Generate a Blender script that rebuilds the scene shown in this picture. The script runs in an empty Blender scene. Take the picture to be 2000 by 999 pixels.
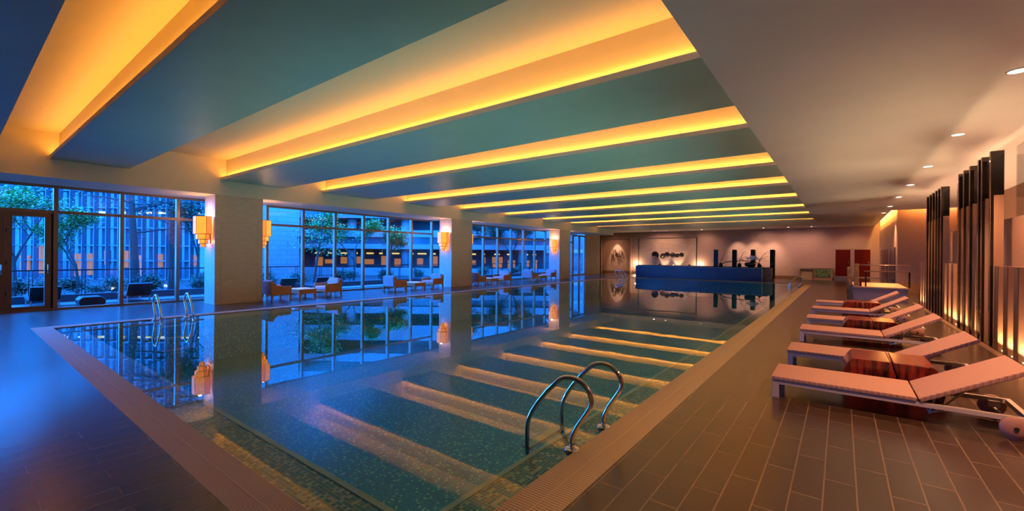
import bpy, math, random
from mathutils import Vector, Matrix
C = bpy.data.collections.new('pool_hall') if False else bpy.context.scene.collection
sc = bpy.context.scene
R = math.radians
# ------------------------------------------------------------------ camera, world, exposure
F_PX, YAW, PITCH, ROLL, CAM_H = 843.7, .651, -.0003, .0085, 1.6
def cam_axes():
    cy, sy = math.cos(YAW), math.sin(YAW); ct, st = math.cos(PITCH), math.sin(PITCH); cr, sr = math.cos(ROLL), math.sin(ROLL)
    right = Vector((cy, sy, 0)); fwd = Vector((-sy, cy, 0)); up = Vector((0, 0, 1))
    f2 = ct*fwd + st*up; u2 = -st*fwd + ct*up
    return cr*right + sr*u2, -sr*right + cr*u2, f2
cr_, cu_, cf_ = cam_axes()
cam = bpy.data.cameras.new('camera'); cam.sensor_width = 36; cam.lens = F_PX/2000*36; cam.clip_end = 400; cam.clip_start = .02
co = bpy.data.objects.new('camera', cam); C.objects.link(co)
m = Matrix((cr_, cu_, -cf_)).transposed().to_4x4(); m.translation = (0, 0, CAM_H); co.matrix_world = m
sc.camera = co
w = bpy.data.worlds.new('dusk'); sc.world = w; w.use_nodes = True
wn = w.node_tree; bg = wn.nodes['Background']
tc = wn.nodes.new('ShaderNodeTexCoord'); sp = wn.nodes.new('ShaderNodeSeparateXYZ'); rp = wn.nodes.new('ShaderNodeValToRGB')
wn.links.new(tc.outputs['Generated'], sp.inputs[0]); wn.links.new(sp.outputs['Z'], rp.inputs[0]); wn.links.new(rp.outputs[0], bg.inputs[0])
rp.color_ramp.elements[0].color = (.012, .225, 1.0, 1); rp.color_ramp.elements[0].position = 0
rp.color_ramp.elements[1].color = (.012, .18, .98, 1); rp.color_ramp.elements[1].position = .6
bg.inputs[1].default_value = 13
sc.view_settings.view_transform = 'Standard'; sc.view_settings.look = 'None'
sc.view_settings.gamma = 1; sc.view_settings.use_curve_mapping = False; sc.view_settings.exposure = 1.1
cy_ = sc.cycles
cy_.use_denoising = True; cy_.max_bounces = 8; cy_.diffuse_bounces = 4; cy_.glossy_bounces = 4; cy_.transmission_bounces = 6
cy_.transparent_max_bounces = 16; cy_.caustics_reflective = False; cy_.caustics_refractive = False
cy_.sample_clamp_indirect = 4.0

# ------------------------------------------------------------------ light levels (lamps are made beside their fittings)
LED_W, LED_COL = 36, (1, .39, .055)
DOWN_W, DOWN_COL = 420, (1, .50, .27)
FIN_W = 36
POOL_FILL_W, POOL_FILL_COL, POOL_FILL_W2 = 80, (.80, 1, .86), 330
WARM = (1, .55, .25)

def light(kind, loc, energy, col, rot=(0, 0, 0), **kw):
    l = bpy.data.lights.new(kind.lower()+'_light', kind); l.energy = energy; l.color = col
    for k, v in kw.items(): setattr(l, k, v)
    o = bpy.data.objects.new(kind.lower()+'_light', l); C.objects.link(o); o.location = loc; o.rotation_euler = rot
    return o
def aim(o, target):
    d = Vector(target)-o.location; o.rotation_euler = d.to_track_quat('-Z', 'Y').to_euler(); return o

# ------------------------------------------------------------------ materials
def M(name, col=(.5, .5, .5), rough=.5, metal=0.0, emis=None, estr=0, spec=None, coat=0, var=0, scale=6, bump=0, bscale=40, stretch=None, alpha=None):
    m = bpy.data.materials.new(name); m.use_nodes = True; nt = m.node_tree; b = nt.nodes['Principled BSDF']
    b.inputs['Base Color'].default_value = (*col, 1); b.inputs['Roughness'].default_value = rough; b.inputs['Metallic'].default_value = metal
    if spec is not None: b.inputs['Specular IOR Level'].default_value = spec
    if coat: b.inputs['Coat Weight'].default_value = coat; b.inputs['Coat Roughness'].default_value = .08
    if emis: b.inputs['Emission Color'].default_value = (*emis, 1); b.inputs['Emission Strength'].default_value = estr
    if var or bump:
        t = nt.nodes.new('ShaderNodeTexCoord'); mp = nt.nodes.new('ShaderNodeMapping'); nt.links.new(t.outputs['Object'], mp.inputs[0])
        if stretch: mp.inputs['Scale'].default_value = stretch
        if var:
            n = nt.nodes.new('ShaderNodeTexNoise'); n.inputs['Scale'].default_value = scale; n.inputs['Detail'].default_value = 5
            r = nt.nodes.new('ShaderNodeValToRGB'); r.color_ramp.elements[0].position = .3; r.color_ramp.elements[1].position = .7
            r.color_ramp.elements[0].color = tuple(max(0, c*(1-var)) for c in col)+(1,); r.color_ramp.elements[1].color = tuple(min(1, c*(1+var)) for c in col)+(1,)
            nt.links.new(mp.outputs[0], n.inputs['Vector']); nt.links.new(n.outputs[0], r.inputs[0]); nt.links.new(r.outputs[0], b.inputs['Base Color'])
        if bump:
            n2 = nt.nodes.new('ShaderNodeTexNoise'); n2.inputs['Scale'].default_value = bscale; bp = nt.nodes.new('ShaderNodeBump')
            bp.inputs['Strength'].default_value = bump; bp.inputs['Distance'].default_value = .01
            nt.links.new(mp.outputs[0], n2.inputs['Vector']); nt.links.new(n2.outputs[0], bp.inputs['Height']); nt.links.new(bp.outputs[0], b.inputs['Normal'])
    return m
def nd(nt, typ, **kw):
    n = nt.nodes.new(typ)
    for k, v in kw.items(): setattr(n, k, v)
    return n
def mth(nt, op, a, b=None, c=None):
    n = nt.nodes.new('ShaderNodeMath'); n.operation = op
    for i, x in enumerate((a, b, c)):
        if x is None: continue
        if isinstance(x, (int, float)): n.inputs[i].default_value = x
        else: nt.links.new(x, n.inputs[i])
    return n.outputs[0]
def coords(nt):
    t = nt.nodes.new('ShaderNodeTexCoord'); s = nt.nodes.new('ShaderNodeSeparateXYZ'); nt.links.new(t.outputs['Object'], s.inputs[0]); return t, s
def tile_mat(name, c1, c2, mortar, wdt, hgt, ms, rough, order='YX', shift=(0, 0), bump=.3, rvar=.1, spec=.5):
    m = M(name, c1, rough, spec=spec); nt = m.node_tree; b = nt.nodes['Principled BSDF']; t, s = coords(nt)
    cx = nt.nodes.new('ShaderNodeCombineXYZ'); idx = {'X': 0, 'Y': 1, 'Z': 2}
    for i in (0, 1): nt.links.new(mth(nt, 'ADD', s.outputs[idx[order[i]]], shift[i]), cx.inputs[i])
    br = nt.nodes.new('ShaderNodeTexBrick'); br.inputs['Scale'].default_value = 1
    br.inputs['Color1'].default_value = (*c1, 1); br.inputs['Color2'].default_value = (*c2, 1); br.inputs['Mortar'].default_value = (*mortar, 1)
    br.inputs['Mortar Size'].default_value = ms; br.inputs['Mortar Smooth'].default_value = .2; br.inputs['Brick Width'].default_value = wdt; br.inputs['Row Height'].default_value = hgt
    nt.links.new(cx.outputs[0], br.inputs['Vector'])
    n = nt.nodes.new('ShaderNodeTexNoise'); n.inputs['Scale'].default_value = 3; n.inputs['Detail'].default_value = 6
    nt.links.new(t.outputs['Object'], n.inputs['Vector'])
    mx = nd(nt, 'ShaderNodeMix', data_type='RGBA', blend_type='MULTIPLY'); mx.inputs[0].default_value = .5
    r2 = nt.nodes.new('ShaderNodeValToRGB'); r2.color_ramp.elements[0].color = (.72, .72, .72, 1); r2.color_ramp.elements[0].position = .3; r2.color_ramp.elements[1].position = .7
    nt.links.new(n.outputs[0], r2.inputs[0]); nt.links.new(br.outputs['Color'], mx.inputs[6]); nt.links.new(r2.outputs[0], mx.inputs[7]); nt.links.new(mx.outputs[2], b.inputs['Base Color'])
    nt.links.new(mth(nt, 'MULTIPLY_ADD', n.outputs[0], rvar*2, rough-rvar), b.inputs['Roughness'])
    bp = nt.nodes.new('ShaderNodeBump'); bp.inputs['Strength'].default_value = bump; bp.inputs['Distance'].default_value = .004; bp.invert = True
    nt.links.new(br.outputs['Fac'], bp.inputs['Height']); nt.links.new(bp.outputs[0], b.inputs['Normal'])
    return m
def mosaic_mat(name, size, stops, grout, gw=.09, rough=.3, off=.0013):
    m = M(name, (.1, .1, .1), rough); nt = m.node_tree; b = nt.nodes['Principled BSDF']; t, s = coords(nt)
    fl, fr = [], []
    for i in range(3):
        v = mth(nt, 'MULTIPLY_ADD', s.outputs[i], 1/size, 1000.5+off*i); fl.append(mth(nt, 'FLOOR', v)); fr.append(mth(nt, 'ABSOLUTE', mth(nt, 'SUBTRACT', mth(nt, 'FRACT', v), .5)))
    cx = nt.nodes.new('ShaderNodeCombineXYZ')
    for i in range(3): nt.links.new(fl[i], cx.inputs[i])
    wn_ = nt.nodes.new('ShaderNodeTexWhiteNoise'); nt.links.new(cx.outputs[0], wn_.inputs['Vector'])
    r = nt.nodes.new('ShaderNodeValToRGB'); r.color_ramp.interpolation = 'CONSTANT'; el = r.color_ramp.elements
    el[0].position = 0; el[0].color = (*stops[0][1], 1); el[1].position = stops[1][0]; el[1].color = (*stops[1][1], 1)
    for p, c in stops[2:]: e = el.new(p); e.color = (*c, 1)
    nt.links.new(wn_.outputs['Value'], r.inputs[0])
    g = mth(nt, 'GREATER_THAN', mth(nt, 'MAXIMUM', fr[0], fr[1]), .5-gw/2)
    mx = nd(nt, 'ShaderNodeMix', data_type='RGBA'); nt.links.new(g, mx.inputs[0]); nt.links.new(r.outputs[0], mx.inputs[6]); mx.inputs[7].default_value = (*grout, 1)
    nt.links.new(mx.outputs[2], b.inputs['Base Color'])
    return m
def stripe_mat(name, axis, pitch, duty, c1, c2, rough=.6):
    m = M(name, c1, rough); nt = m.node_tree; b = nt.nodes['Principled BSDF']; t, s = coords(nt)
    fr = mth(nt, 'FRACT', mth(nt, 'MULTIPLY_ADD', s.outputs[axis], 1/pitch, 1000)); g = mth(nt, 'GREATER_THAN', fr, duty)
    mx = nd(nt, 'ShaderNodeMix', data_type='RGBA'); nt.links.new(g, mx.inputs[0]); mx.inputs[6].default_value = (*c1, 1); mx.inputs[7].default_value = (*c2, 1)
    nt.links.new(mx.outputs[2], b.inputs['Base Color'])
    bp = nt.nodes.new('ShaderNodeBump'); bp.inputs['Distance'].default_value = .006; bp.invert = True; bp.inputs['Strength'].default_value = .6
    nt.links.new(g, bp.inputs['Height']); nt.links.new(bp.outputs[0], b.inputs['Normal'])
    return m
def glass_mat(name, tint, ior, rough=0.0, bump=0, refl=1.0):
    m = bpy.data.materials.new(name); m.use_nodes = True; nt = m.node_tree; nt.nodes.remove(nt.nodes['Principled BSDF']); out = nt.nodes['Material Output']
    tr = nt.nodes.new('ShaderNodeBsdfTransparent'); tr.inputs[0].default_value = (*tint, 1)
    gl = nt.nodes.new('ShaderNodeBsdfGlossy'); gl.inputs['Roughness'].default_value = rough
    mx = nt.nodes.new('ShaderNodeMixShader'); geo = nt.nodes.new('ShaderNodeNewGeometry'); dt = nd(nt, 'ShaderNodeVectorMath', operation='DOT_PRODUCT')
    nt.links.new(geo.outputs['Incoming'], dt.inputs[0]); nt.links.new(geo.outputs['Normal'], dt.inputs[1])
    f0 = ((ior-1)/(ior+1))**2; k5 = mth(nt, 'POWER', mth(nt, 'SUBTRACT', 1.0, mth(nt, 'ABSOLUTE', dt.outputs['Value'])), 5.0)
    fac = mth(nt, 'MINIMUM', mth(nt, 'MULTIPLY', mth(nt, 'MULTIPLY_ADD', k5, 1-f0, f0), refl), 1.0)
    nt.links.new(fac, mx.inputs[0]); nt.links.new(tr.outputs[0], mx.inputs[1]); nt.links.new(gl.outputs[0], mx.inputs[2]); nt.links.new(mx.outputs[0], out.inputs[0])
    if bump:
        t = nt.nodes.new('ShaderNodeTexCoord'); n = nt.nodes.new('ShaderNodeTexNoise'); n.inputs['Scale'].default_value = 1.3; n.inputs['Detail'].default_value = 3
        nt.links.new(t.outputs['Object'], n.inputs['Vector']); bp = nt.nodes.new('ShaderNodeBump'); bp.inputs['Strength'].default_value = bump; bp.inputs['Distance'].default_value = .05
        nt.links.new(n.outputs[0], bp.inputs['Height']); nt.links.new(bp.outputs[0], gl.inputs['Normal'])
    return m
mt = {}
mt['deck'] = tile_mat('deck_tile', (.046, .024, .014), (.054, .028, .017), (.16, .10, .065), .7, .182, .0055, .25, 'YX', (-.02, .086), .12, .04, .8)
mt['deck'].node_tree.nodes['Principled BSDF'].inputs['IOR'].default_value = 1.5
mt['ceil'] = M('ceiling_paint', (.74, .74, .72), .75, var=.03, scale=1)
mt['recess'] = M('recess_paint', (.82, .72, .52), .8)
mt['lip'] = M('lip_paint', (.75, .68, .58), .7)
mt['panel'] = M('teal_gloss_panel', (.40, .53, .44), .46, var=.04, scale=2)
mt['beam'] = M('beam_paint', (.85, .76, .62), .7, var=.03, scale=2)
mt['stone'] = M('beige_stone', (.66, .58, .48), .45, var=.08, scale=4, stretch=(1, 1, 6))
mt['joint'] = M('stone_joint', (.30, .25, .20), .7)
mt['backwall'] = M('rose_stone_wall', (.42, .29, .23), .55, var=.05, scale=2, stretch=(1, 1, 5))
mt['backpanel'] = M('gold_stone_panel', (.46, .36, .26), .5, var=.12, scale=2.5, stretch=(1, 1, 5))
mt['tanwall'] = M('tan_wall', (.42, .32, .22), .6, var=.05)
mt['endwall'] = M('orange_wall', (.42, .23, .12), .6, var=.05)
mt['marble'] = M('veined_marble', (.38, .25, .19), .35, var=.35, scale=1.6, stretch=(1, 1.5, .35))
mt['marble_lit'] = M('slot_lit_marble', (.75, .55, .35), .5, var=.25, scale=3)  # lighter copy of the marble; the slot's glow is put into its colour
mt['basin'] = mosaic_mat('teal_pool_mosaic', .027, [(0, (.001, .17, .21)), (.25, (.002, .21, .25)), (.5, (.001, .13, .18)), (.75, (.005, .27, .32)), (.91, (.40, .62, .34))], (.006, .11, .15), .1)
mt['ledge'] = mosaic_mat('mixed_ledge_mosaic', .029, [(0, (.012, .07, .11)), (.28, (.02, .055, .14)), (.46, (.008, .03, .05)), (.58, (.52, .32, .20)), (.84, (.30, .085, .04)), (.94, (.06, .10, .11))], (.42, .32, .22), .14)
mt['trim'] = M('cream_trim', (.55, .42, .30), .4)
mt['grate_x'] = stripe_mat('overflow_grate_x', 0, .026, .66, (.58, .42, .21), (.26, .17, .08))
mt['grate_y'] = stripe_mat('overflow_grate_y', 1, .026, .66, (.58, .42, .21), (.26, .17, .08))
mt['grate_rib'] = M('grate_rib', (.58, .42, .21), .6)
mt['water'] = glass_mat('pool_water', (.66, .97, 1.0), 1.50, 0.0, .012, 1.05)
mt['glass'] = glass_mat('window_glass', (.96, .98, 1), 1.45)
mt['frame'] = M('bronze_window_frame', (.27, .17, .11), .38, .3)
mt['dframe'] = M('brown_door_frame', (.20, .11, .06), .4, .2)
mt['dark'] = M('dark_gap', (.01, .008, .008), .6)
mt['chrome'] = M('polished_steel', (.72, .68, .64), .12, 1.0)
mt['wicker'] = M('woven_wicker', (.60, .36, .27), .55)
mt['wheel'] = M('rose_plastic', (.42, .20, .14), .5)
mt['white'] = M('white_metal', (.52, .42, .36), .35)
mt['rubber'] = M('black_rubber', (.02, .018, .018), .5)
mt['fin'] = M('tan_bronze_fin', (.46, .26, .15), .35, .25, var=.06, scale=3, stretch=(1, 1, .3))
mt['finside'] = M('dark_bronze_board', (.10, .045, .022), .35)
mt['purple'] = M('dark_purple_glass', (.10, .06, .075), .25, var=.3, scale=1.5, stretch=(1, 2, .1))
mt['upl'] = M('dim_uplight_lens', (.9, .7, .5), .4, emis=(1, .7, .4), estr=.8)
mt['findark'] = M('dark_mirror_glass', (.012, .008, .006), .06, 0, spec=.8)
mt['finback'] = M('tan_back_panel', (.36, .20, .12), .3, .2, var=.06, scale=2)
mt['bronze'] = M('bronze_edge', (.35, .2, .12), .3, .6)
mt['red'] = M('lacquered_red_wood', (.20, .015, .008), .22, coat=.2)
mt['reddoor'] = M('red_door_panel', (.10, .006, .003), .7, spec=.1)
mt['wood'] = M('warm_chair_wood', (.56, .24, .07), .4, var=.15, scale=8, stretch=(6, 1, 1))
mt['cushion'] = M('pink_grey_upholstery', (.50, .36, .40), .85)
mt['tabletop'] = M('white_table_top', (.85, .78, .70), .12)
mt['navy'] = M('blue_bar_panel', (.028, .042, .11), .25, var=.2, scale=.5)
mt['black'] = M('black_lacquer', (.004, .004, .004), .12)
mt['greymid'] = M('grey_plaster', (.24, .19, .19), .6)
mt['ledgewood'] = M('pale_ledge_wood', (.60, .36, .18), .4)
mt['green'] = None
mt['gold'] = M('gold_mottled_panel', (.26, .14, .05), .45, var=.7, scale=18)
mt['disc'] = M('smoked_glass_bowl', (.13, .10, .09), .12, .3)
mt['discin'] = M('bowl_inside', (.30, .25, .22), .3, .3)
mt['flower'] = M('white_petal', (.85, .75, .70), .6)
mt['fixture'] = M('white_fixture_ring', (.75, .72, .68), .4)
mt['glow'] = M('lit_lamp_lens', (1, .9, .8), .4, emis=(1, .85, .65), estr=6)
# outdoor
mt['o_stone'] = tile_mat('grey_stone_cladding', (.18, .18, .18), (.155, .16, .165), (.09, .095, .10), 1.2, .3, .015, .7, 'YZ', (0, 0), .3, .05)
mt['o_conc'] = M('pale_concrete', (0.167, 0.170, 0.173), .7, var=.08, scale=1)
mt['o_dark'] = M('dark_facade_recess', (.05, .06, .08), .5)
mt['o_blue'] = M('blue_facade_glass', (.035, .075, .095), .15, .2)
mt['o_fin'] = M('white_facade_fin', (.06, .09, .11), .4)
mt['o_lit'] = M('lit_window_orange', (.10, .06, .02), .5, emis=(1, .36, .07), estr=.17)
mt['o_lit2'] = M('lit_strip_yellow', (.5, .4, .1), .5, emis=(1, .75, .25), estr=.45)
mt['o_deck'] = M('terrace_paving', (0.102, 0.105, 0.111), .5, var=.1)
mt['o_wall'] = M('dark_terrace_kerb', (.015, .018, .022), .5)
mt['o_rail'] = M('dark_rail_metal', (.012, .014, .018), .4, .5)
mt['o_black'] = M('black_outdoor_weave', (.003, .003, .004), .5)
mt['bark'] = M('tree_bark', (.03, .024, .02), .9, bump=.6, bscale=20)
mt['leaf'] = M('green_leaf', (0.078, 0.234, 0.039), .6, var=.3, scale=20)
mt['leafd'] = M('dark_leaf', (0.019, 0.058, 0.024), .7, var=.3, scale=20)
mt['soil'] = M('planting_soil', (.012, .016, .014), .9, var=.3)
# woven pattern
def weave(m, s):
    nt = m.node_tree; b = nt.nodes['Principled BSDF']; t, sp_ = coords(nt)
    a = mth(nt, 'SINE', mth(nt, 'MULTIPLY', mth(nt, 'ADD', sp_.outputs[0], sp_.outputs[1]), s)); c = mth(nt, 'SINE', mth(nt, 'MULTIPLY', mth(nt, 'SUBTRACT', sp_.outputs[0], sp_.outputs[1]), s*.5))
    h = mth(nt, 'MULTIPLY', a, c); bp = nt.nodes.new('ShaderNodeBump'); bp.inputs['Strength'].default_value = .8; bp.inputs['Distance'].default_value = .004
    nt.links.new(h, bp.inputs['Height']); nt.links.new(bp.outputs[0], b.inputs['Normal'])
    mx = nd(nt, 'ShaderNodeMix', data_type='RGBA'); nt.links.new(mth(nt, 'MULTIPLY_ADD', h, .5, .5), mx.inputs[0]); mx.inputs[6].default_value = (.34, .15, .10, 1); mx.inputs[7].default_value = (.56, .29, .20, 1)
    nt.links.new(mx.outputs[2], b.inputs['Base Color'])
weave(mt['wicker'], 260)
def redwood(m):
    nt = m.node_tree; b = nt.nodes['Principled BSDF']; t, s = coords(nt); mp = nt.nodes.new('ShaderNodeMapping'); mp.inputs['Scale'].default_value = (14, 14, 2.0)
    nt.links.new(t.outputs['Object'], mp.inputs[0]); n = nt.nodes.new('ShaderNodeTexNoise'); n.inputs['Scale'].default_value = 1.3; n.inputs['Detail'].default_value = 6; nt.links.new(mp.outputs[0], n.inputs['Vector'])
    r = nt.nodes.new('ShaderNodeValToRGB'); e = r.color_ramp.elements; e[0].position = .36; e[0].color = (.012, .002, .002, 1); e[1].position = .62; e[1].color = (.30, .022, .010, 1)
    nt.links.new(n.outputs[0], r.inputs[0]); nt.links.new(r.outputs[0], b.inputs['Base Color'])
redwood(mt['red'])
def shade_mat(name, col, st):
    m = M(name, (.8, .4, .15), .6); nt = m.node_tree; b = nt.nodes['Principled BSDF']; t = nt.nodes.new('ShaderNodeTexCoord')
    n = nt.nodes.new('ShaderNodeTexNoise'); n.inputs['Scale'].default_value = 9; n.inputs['Detail'].default_value = 4; nt.links.new(t.outputs['Object'], n.inputs['Vector'])
    b.inputs['Emission Color'].default_value = (*col, 1); nt.links.new(mth(nt, 'MULTIPLY_ADD', n.outputs[0], st*.8, st*.6), b.inputs['Emission Strength']); return m
mt['shade_l'] = shade_mat('lamp_paper_pink', (1, .36, .17), .72)
mt['shade_f'] = shade_mat('lamp_paper_amber', (1, .29, .02), .74)
mt['shade_r'] = shade_mat('lamp_paper_red', (1, .17, .03), .62)
def leafpanel():
    m = M('green_leaf_panel', (.1, .2, .05), .4); nt = m.node_tree; b = nt.nodes['Principled BSDF']; t = nt.nodes.new('ShaderNodeTexCoord')
    v = nt.nodes.new('ShaderNodeTexVoronoi'); v.inputs['Scale'].default_value = 9; nt.links.new(t.outputs['Object'], v.inputs['Vector'])
    r = nt.nodes.new('ShaderNodeValToRGB'); e = r.color_ramp.elements; e[0].position = .28; e[0].color = (.015, .02, .01, 1); e[1].position = .5; e[1].color = (.16, .28, .10, 1)
    nt.links.new(v.outputs['Distance'], r.inputs[0]); nt.links.new(r.outputs[0], b.inputs['Base Color']); return m
mt['green'] = leafpanel()

# ------------------------------------------------------------------ mesh helpers
class MB:
    def __init__(s): s.v = []; s.f = []; s.mi = []; s.sm = []
    def add(s, vs, fs, mi=0, smooth=False):
        o = len(s.v); s.v += [tuple(p) for p in vs]; s.f += [tuple(i+o for i in f) for f in fs]; s.mi += [mi]*len(fs); s.sm += [smooth]*len(fs); return s
    def box(s, x0, y0, z0, x1, y1, z1, mi=0):
        return s.add([(x, y, z) for x in (x0, x1) for y in (y0, y1) for z in (z0, z1)], [(0, 1, 3, 2), (4, 6, 7, 5), (0, 4, 5, 1), (2, 3, 7, 6), (0, 2, 6, 4), (1, 5, 7, 3)], mi)
    def prism(s, poly, axis, a, b, mi=0):
        def P(p, t): return (t, p[0], p[1]) if axis == 'x' else ((p[0], t, p[1]) if axis == 'y' else (p[0], p[1], t))
        n = len(poly); return s.add([P(p, a) for p in poly]+[P(p, b) for p in poly], [tuple(range(n))[::-1], tuple(range(n, 2*n))]+[(i, (i+1) % n, n+(i+1) % n, n+i) for i in range(n)], mi)
    def bar(s, p, q, wd, ht, mi=0):
        p, q = Vector(p), Vector(q); d = (q-p).normalized(); u = Vector((0, 0, 1)) if abs(d.z) < .95 else Vector((0, 1, 0)); r = d.cross(u).normalized(); u = r.cross(d)
        return s.add([c+r*a*wd/2+u*b*ht/2 for c in (p, q) for a in (-1, 1) for b in (-1, 1)], [(0, 1, 3, 2), (4, 6, 7, 5), (0, 4, 5, 1), (2, 3, 7, 6), (0, 2, 6, 4), (1, 5, 7, 3)], mi)
    def tube(s, pts, rad, n=10, mi=0, caps=True):
        pts = [Vector(p) for p in pts]; k = len(pts); rr = rad if isinstance(rad, (list, tuple)) else [rad]*k; vs = []; ref = None
        for i, p in enumerate(pts):
            d = (pts[min(i+1, k-1)]-pts[max(i-1, 0)]).normalized()
            if ref is None: ref = Vector((0, 0, 1)) if abs(d.z) < .9 else Vector((0, 1, 0))
            a = (ref-d*ref.dot(d)).normalized(); ref = a; b = d.cross(a)
            vs += [p+(a*math.cos(2*math.pi*j/n)+b*math.sin(2*math.pi*j/n))*rr[i] for j in range(n)]
        fs = [(i*n+j, i*n+(j+1) % n, (i+1)*n+(j+1) % n, (i+1)*n+j) for i in range(k-1) for j in range(n)]
        s.add(vs, fs, mi, True)
        if caps: o = len(s.v)-len(vs); s.f += [tuple(o+j for j in range(n))[::-1], tuple(o+(k-1)*n+j for j in range(n))]; s.mi += [mi]*2; s.sm += [False]*2
        return s
    def lathe(s, prof, n=24, c=(0, 0, 0), axis='z', mi=0):
        vs = []
        for r, h in prof:
            for j in range(n):
                a = 2*math.pi*j/n; x, y = r*math.cos(a), r*math.sin(a)
                p = (x, y, h) if axis == 'z' else ((x, h, y) if axis == 'y' else (h, x, y)); vs.append((p[0]+c[0], p[1]+c[1], p[2]+c[2]))
        fs = [(i*n+j, i*n+(j+1) % n, (i+1)*n+(j+1) % n, (i+1)*n+j) for i in range(len(prof)-1) for j in range(n)]
        s.add(vs, fs, mi, True); o = len(s.v)-len(vs); s.f += [tuple(o+j for j in range(n))[::-1], tuple(o+(len(prof)-1)*n+j for j in range(n))]; s.mi += [mi]*2; s.sm += [False]*2
        return s
    def xf(s, mat): s.v = [tuple(mat @ Vector(p)) for p in s.v]; return s
    def build(s, name, mats, parent=None, bevel=0, loc=None):
        me = bpy.data.meshes.new(name); me.from_pydata(s.v, [], s.f); me.update()
        for m_ in (mats if isinstance(mats, (list, tuple)) else [mats]): me.materials.append(m_)
        me.polygons.foreach_set('material_index', s.mi); me.polygons.foreach_set('use_smooth', s.sm)
        import bmesh
        b_ = bmesh.new(); b_.from_mesh(me); bmesh.ops.recalc_face_normals(b_, faces=b_.faces); b_.to_mesh(me); b_.free()
        o = bpy.data.objects.new(name, me); C.objects.link(o)
        if parent: o.parent = parent
        if loc: o.location = loc
        if bevel:
            bv = o.modifiers.new('bevel', 'BEVEL'); bv.width = bevel; bv.segments = 2; bv.limit_method = 'ANGLE'; bv.angle_limit = R(40)
        return o
def tag(o, label=None, cat=None, group=None, kind=None):
    if label: o['label'] = label
    if cat: o['category'] = cat
    if group: o['group'] = group
    if kind: o['kind'] = kind
    return o
def thing(name, label, cat, loc=(0, 0, 0), rz=0, group=None, kind=None):
    o = bpy.data.objects.new(name, None); C.objects.link(o); o.location = loc; o.rotation_euler = (0, 0, rz); o.empty_display_size = .2
    return tag(o, label, cat, group, kind)
def dup(root, loc, rz=0, label=None, group=None):
    r = root.copy(); C.objects.link(r); r.location = loc; r.rotation_euler = (0, 0, rz)
    if label: r['label'] = label
    if group: r['group'] = group
    for ch in list(root.children):
        if ch.type == 'LIGHT': continue
        c = ch.copy(); C.objects.link(c); c.parent = r
        for g in list(ch.children): d = g.copy(); C.objects.link(d); d.parent = c
    return r
def struct(mb, name, mats, label=None, cat=None, bevel=0): return tag(mb.build(name, mats, bevel=bevel), label, cat, kind='structure')

# ------------------------------------------------------------------ setting: deck, pool, water
OX0, OX1, OY0, OY1 = -13.40, -1.38, 1.08, 32.3
GX0, GX1, GY0, GY1 = -13.07, -1.72, 1.38, 32.0
PX0, PX1, PY0, PY1 = -12.83, -1.97, 1.69, 31.75
XL, XR, YB, YF = -17.1, 4.2, -4.0, 39.0
f = MB()
f.box(XL-1.5, YB, -.3, OX0, YF, 0); f.box(OX1, YB, -.3, XR, YF, 0); f.box(OX0, YB, -.3, OX1, OY0, 0); f.box(OX0, OY1, -.3, OX1, YF, 0)
struct(f, 'floor', mt['deck'], 'dark brown plank tile deck around the swimming pool', 'floor')
g = MB()
g.box(OX0, OY0, -.2, OX1, GY0, .002, 0); g.box(OX0, GY1, -.2, OX1, OY1, .002, 0)
g.box(OX0, GY0, -.2, GX0, GY1, .002, 1); g.box(GX1, GY0, -.2, OX1, GY1, .002, 1)
g.box(OX0+.16, OY0+.145, 0, OX1-.16, OY0+.155, .004, 2); g.box(OX1-.165, OY0+.15, 0, OX1-.155, OY1-.15, .004, 2)
g.box(OX0+.155, OY0+.15, 0, OX0+.165, OY1-.15, .004, 2)
struct(g, 'pool_grating', [mt['grate_x'], mt['grate_y'], mt['grate_rib']], 'cream slatted overflow grating bordering the pool', 'grating')
l = MB(); T = .045
l.box(GX0, GY0, -1.3, GX1, PY0, -.03); l.box(GX0, PY1, -1.3, GX1, GY1, -.03); l.box(GX0, PY0, -1.3, PX0, PY1, -.03); l.box(PX1, PY0, -1.3, GX1, PY1, -.03)
struct(l, 'pool_ledge', mt['ledge'], 'shallow ledge of mixed blue and rust mosaic inside the grating', 'pool ledge')
t_ = MB(); t_.box(PX0, PY0, -.1, PX1, PY0+T, -.022); t_.box(PX0, PY1-T, -.1, PX1, PY1, -.022); t_.box(PX0, PY0+T, -.1, PX0+T, PY1-T, -.022); t_.box(PX1-T, PY0+T, -.1, PX1, PY1-T, -.022)
struct(t_, 'trim_1', mt['trim'], 'thin cream trim line around the deep part of the pool', 'pool trim')
b = MB(); D = -1.15
b.box(PX0, PY0, D-.1, PX1, PY1, D); b.box(PX0, PY0, D, PX0+.02, PY1, -.1); b.box(PX1-.02, PY0, D, PX1, PY1, -.1); b.box(PX0, PY0, D, PX1, PY0+.02, -.1); b.box(PX0, PY1-.02, D, PX1, PY1, -.1)
struct(b, 'pool_basin', mt['basin'], 'teal mosaic basin of the swimming pool', 'pool')
wt = MB(); wt.add([(GX0, GY0, -.012), (GX1, GY0, -.012), (GX1, GY1, -.012), (GX0, GY1, -.012)], [(0, 1, 2, 3)])
tag(wt.build('pool_water', mt['water']), 'still mirror-like water filling the long swimming pool', 'water', kind='stuff')

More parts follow.
